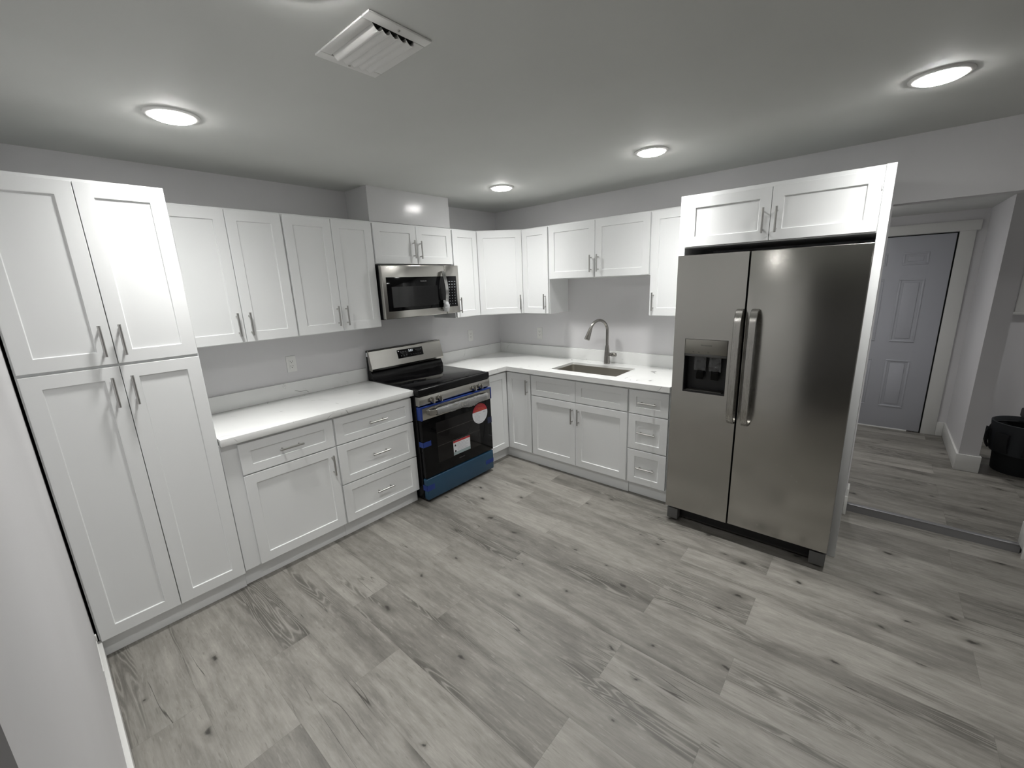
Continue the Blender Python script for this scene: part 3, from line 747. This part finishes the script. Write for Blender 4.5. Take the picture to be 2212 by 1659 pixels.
# rectangular warning label
b = MB(); lx0, lx1, lz0, lz1 = -0.086, 0.100, 0.306, 0.428
b.box(lx0, lx1, -0.7063, -0.7045, lz0, lz1, 'paper'); b.box(lx0, lx1, -0.7066, -0.706, lz1 - 0.013, lz1, 'red'); b.box(lx0, lx1, -0.7067, -0.706, lz1 - 0.0165, lz1 - 0.013, 'orange')
b.box(lx0, lx1, -0.7066, -0.706, lz0, lz0 + 0.026, 'tealprint')
for i, ww in enumerate((0.085, 0.120, 0.105, 0.125, 0.100, 0.118)): b.box(lx0 + 0.040, lx0 + 0.040 + ww, -0.7066, -0.706, lz1 - 0.030 - i * 0.0115, lz1 - 0.026 - i * 0.0115, 'greytext')
for zz in (lz1 - 0.040, lz0 + 0.034): b.plate([(lx0 + 0.012, zz - 0.008), (lx0 + 0.028, zz - 0.008), (lx0 + 0.028, zz + 0.003), (lx0 + 0.020, zz + 0.010), (lx0 + 0.012, zz + 0.003)], -0.7062, 0.0005, 'ink')
b.build('warning_label', od)
# storage drawer under blue film, tape
b = MB(); b.box(-h + 0.002, h - 0.002, -0.706, -0.655, 0.024, 0.204, 'bluefilm', 0.012, 3); dr = b.build('storage_drawer', t)
def tape(nm, par, x0, x1, z0, z1, y, wrap, key='bluetape'):
    b = MB(); b.box(x0, x1, y - 0.0012, y, z0, z1, key)
    if wrap: b.box(-h - 0.0015, -h - 0.0003, y - 0.0012, -0.655, z0, z1, 'bluetape')
    return b.build(nm, par)
tape('blue_tape', od, -h - 0.0015, -h + 0.075, 0.467, 0.508, -0.704, True)
tape('blue_tape', od, h - 0.055, h - 0.003, 0.465, 0.520, -0.704, False, 'bluetapedark')
tape('blue_tape', dr, -h - 0.0015, -h + 0.072, 0.105, 0.150, -0.706, True)
tape('blue_tape', dr, h - 0.105, h - 0.008, 0.092, 0.128, -0.706, False)

# ------------------------------------------------------------------ microwave
t = thing('microwave', 'steel over-the-range microwave mounted under a short cupboard', 'microwave', (-1.304, 0, 1.424))
h = 0.3795; H_ = 0.4045
b = MB(); b.box(-h + 0.004, h - 0.004, -0.345, -0.001, 0.0, H_, 'black', 0.002); b.build('body', t)
xs = 0.226     # split between door and control panel
b = MB(); b.box(-h, xs - 0.001, -0.385, -0.345, 0.003, H_ - 0.002, 'steel', 0.006, 3)
b.box(-h + 0.0005, -h + 0.0055, -0.372, -0.366, 0.003, H_ - 0.002, 'black'); d = b.build('door', t)
b = MB(); b.box(-0.348, xs - 0.002, -0.3866, -0.3845, 0.060, 0.314, 'glass', 0.0008); b.text('FRIGIDAIRE', -0.003, 0.276, -0.3869, 0.0085, 'logo')
b.box(-0.306, 0.136, -0.3871, -0.3862, 0.088, 0.243, 'mwscreen'); b.build('door_window', d)
b = MB(); b.box(xs + 0.001, h, -0.385, -0.345, 0.003, H_ - 0.002, 'steel', 0.004, 2); b.box(xs + 0.001, h - 0.030, -0.3866, -0.3845, 0.060, 0.314, 'glass', 0.0008)
for r_ in range(9):
    zz = 0.268 - r_ * 0.0235
    for c_ in range(3):
        wd_ = 0.014 if r_ in (1, 2) else 0.006
        if r_ == 0: wd_ = 0.018
        b.box(xs + 0.034 + c_ * 0.030, xs + 0.034 + c_ * 0.030 + wd_, -0.3870, -0.3864, zz, zz + 0.0055, 'legend')
b.build('control_panel', t)
b = MB(); path = [(0.195, -0.384, 0.352), (0.195, -0.402, 0.350)]
for q in range(13):
    a = q / 12; path.append((0.195, -0.404 - 0.030 * math.sin(PI * a), 0.342 - 0.296 * a))
path += [(0.195, -0.402, 0.038), (0.195, -0.384, 0.036)]
b.sweep(path, 'faucet2', rect=(0.032, 0.011), side=(1, 0, 0)); hd = b.build('door_handle', d)
rnd = random.Random(5); b = MB(); bm = b.bm; k = b.mi('clear'); rings = []
for i in range(12):
    v_ = i / 11; ring = []
    for j in range(12):
        a = 2 * PI * j / 12; rr_ = 0.021 + 0.006 * math.sin(PI * v_) + rnd.uniform(-0.004, 0.004)
        ring.append(bm.verts.new((0.195 + rr_ * math.cos(a), -0.410 - 0.008 * math.sin(PI * v_) + rr_ * 0.8 * math.sin(a) * 0.9, 0.118 - 0.094 * v_ + rnd.uniform(-0.003, 0.003))))
    rings.append(ring)
for A, B_ in zip(rings, rings[1:]):
    for j in range(12): bm.faces.new((A[j], A[(j + 1) % 12], B_[(j + 1) % 12], B_[j]))
M['wrapwhite'] = mat('bunched_wrap', (0.70, 0.71, 0.72), 0.25, trans=0.35)
for f in bm.faces: f.material_index = 0
b.mats = ['wrapwhite']; b.build('plastic_wrap', hd)

# ------------------------------------------------------------------ refrigerator (local: width along +x from its left edge, front towards -y)
t = thing('refrigerator', 'steel side-by-side refrigerator with ice and water dispenser', 'refrigerator', (0, -2.236, 0), RZ)
b = MB(); b.box(0.006, 0.898, -0.742, -0.03, 0.03, 1.765, 'blackmatte', 0.004); b.build('body', t)
FD = -0.819
b = MB(); bm = b.bm; k = b.mi('fridge')
# left door with a hole for the dispenser
dx0, dx1, dz0, dz1 = 0.0, 0.3845, 0.121, 1.779
hx0, hx1, hz0, hz1 = 0.069, 0.316, 0.948, 1.283
b.box(dx0, hx0, FD, -0.747, dz0, dz1, 'fridge'); b.box(hx1, dx1, FD, -0.747, dz0, dz1, 'fridge')
b.box(hx0, hx1, FD, -0.747, dz0, hz0, 'fridge'); b.box(hx0, hx1, FD, -0.747, hz1, dz1, 'fridge')
dl = b.build('freezer_door', t, bevel=0.0)
b = MB(); b.box(0.3925, 0.905, FD, -0.747, dz0, dz1, 'fridge', 0.004, 3); drr = b.build('fridge_door', t)
b = MB(); b.box(0.385, 0.392, -0.775, -0.747, dz0, dz1, 'dark'); b.build('door_gasket', t)
# dispenser
b = MB()
b.box(hx0 + 0.002, hx1 - 0.002, FD - 0.002, -0.775, 1.192, hz1 - 0.002, 'dispplate', 0.002)
b.text('FRIGIDAIRE', (hx0 + hx1) / 2 + 0.004, 1.243, FD - 0.0023, 0.009, 'legenddark')
for xx in (0.118, 0.150, 0.205): b.box(xx, xx + 0.010, FD - 0.0023, FD - 0.0018, 1.203, 1.206, 'legenddark')
b.build('dispenser_panel', dl)
b = MB(); th = 0.004; yb_ = -0.750
b.box(hx0 + 0.0005, hx0 + th, FD + 0.002, yb_, hz0, 1.190, 'blackmatte'); b.box(hx1 - th, hx1 - 0.0005, FD + 0.002, yb_, hz0, 1.190, 'blackmatte')
b.box(hx0, hx1, FD + 0.002, yb_, hz0 + 0.0005, hz0 + 0.010, 'blackmatte'); b.box(hx0, hx1, FD + 0.002, yb_, 1.176, 1.192, 'grayplastic', 0.002)
b.box(hx0, hx1, -0.7545, -0.750, hz0, 1.190, 'blackmatte'); b.build('dispenser_recess', dl)
b = MB(); b.box(hx0 + 0.02, hx1 - 0.02, FD + 0.004, -0.757, hz0 + 0.010, hz0 + 0.014, 'grille', 0.001); b.build('drip_tray', dl)
for xx in (0.135, 0.222):
    b = MB(); b.box(xx, xx + 0.045, -0.785, -0.779, 1.03, 1.170, 'glass', 0.003); pd = b.build('dispenser_paddle', dl)
    rnd = random.Random(int(xx * 1000)); b = MB(); bm = b.bm; b.mats = ['clearthin']; G = []
    for i in range(9):
        G.append([bm.verts.new((xx - 0.012 + 0.069 * j / 7 + rnd.uniform(-.002, .002), -0.789 + rnd.uniform(-0.006, 0.001), 1.172 - 0.085 * i / 8 + rnd.uniform(-.002, .002))) for j in range(8)])
    for i in range(8):
        for j in range(7): bm.faces.new((G[i][j], G[i][j + 1], G[i + 1][j + 1], G[i + 1][j]))
    b.build('plastic_wrap', pd)
# handles
def fhandle(x_, par):
    b = MB(); pth = [(x_, FD + 0.001, 1.462), (x_, FD - 0.018, 1.459), (x_, FD - 0.034, 1.445), (x_, FD - 0.046, 1.42), (x_, FD - 0.053, 1.385)]
    pth += [(x_, FD - 0.053 - 0.006 * math.sin(PI * q / 12), 1.385 - 0.53 * q / 12) for q in range(1, 12)]
    pth += [(x_, FD - 0.053, 0.855), (x_, FD - 0.045, 0.83), (x_, FD - 0.032, 0.81), (x_, FD - 0.016, 0.797), (x_, FD + 0.001, 0.793)]
    b.sweep(pth, 'fridgebar', rect=(0.037, 0.014), side=(1, 0, 0)); return b.build('door_handle', par)
fhandle(0.365, dl); fhandle(0.441, drr)
# base grille and feet
b = MB(); b.box(0.03, 0.88, -0.735, -0.70, 0.018, 0.062, 'grille', 0.002); b.box(0.03, 0.88, -0.728, -0.70, 0.068, 0.082, 'grayplastic', 0.002); b.box(0.03, 0.88, -0.722, -0.70, 0.088, 0.104, 'grille', 0.002); b.build('base_grille', t)
for a0, a1, sl in ((0.004, 0.075, 1), (0.825, 0.900, -1)):
    b = MB(); b.box(a0, a1, -0.795, -0.70, 0.020, 0.100, 'grayplastic', 0.004); b.lathe([(0.02, 0.001), (0.02, 0.022)], ((a0 + a1) / 2, -0.74, 0), 'blackmatte', seg=16); b.build('foot_cover', t)

# ------------------------------------------------------------------ tool bucket and case in the hall room
t = thing('tool_bucket', 'black bucket in a charcoal tool organiser on the hall floor', 'bucket', (1.43, -4.19, HZ))
b = MB(); b.lathe([(0.145, 0.0), (0.150, 0.01), (0.170, 0.36), (0.175, 0.365), (0.165, 0.366), (0.145, 0.02), (0.01, 0.018)], (0, 0, 0), 'fabric', seg=40); b.build('bucket', t)
b = MB(); b.lathe([(0.178, 0.16), (0.186, 0.20), (0.192, 0.36), (0.196, 0.400), (0.188, 0.403), (0.176, 0.36), (0.172, 0.17)], (0, 0, 0), 'fabricgrey', seg=40); og = b.build('tool_organiser', t)
for k_ in range(8):
    a = 2 * PI * k_ / 8; ca, sa = math.cos(a), math.sin(a)
    b = MB(); b.sweep([(0.192 * ca, 0.192 * sa, 0.18), (0.205 * ca, 0.205 * sa, 0.22), (0.212 * ca, 0.212 * sa, 0.30), (0.203 * ca, 0.203 * sa, 0.33)], 'fabric', rect=(0.085, 0.014), side=(-sa, ca, 0)); b.build('pocket', og)
b = MB(); pth = []
for q in range(9):
    a = PI * q / 8; pth.append((0.0, -0.19 * math.cos(a), 0.375 + 0.03 * math.sin(a)))
b.sweep(pth, 'fabric', r=0.008, seg=10); b.build('carry_handle', t)
t = thing('tool_case', 'black hard case lying across the tool bucket', 'case', (1.43, -4.30, HZ + 0.412))
b = MB(); b.box(-0.16, 0.16, -0.20, 0.14, 0.003, 0.075, 'blackmatte', 0.012, 3); b.build('case_body', t)
b = MB(); b.box(-0.14, 0.14, -0.18, 0.12, 0.074, 0.084, 'fabricgrey', 0.004); b.build('case_lid', t)
t = thing('floor_bucket', 'plain black round bucket standing in front of the tool organiser', 'bucket', (1.25, -4.335, HZ))
b = MB(); b.lathe([(0.130, 0.0), (0.136, 0.008), (0.152, 0.29), (0.158, 0.295), (0.148, 0.297), (0.13, 0.02), (0.01, 0.018)], (0, 0, 0), 'fabric', seg=40); b.build('bucket_body', t)
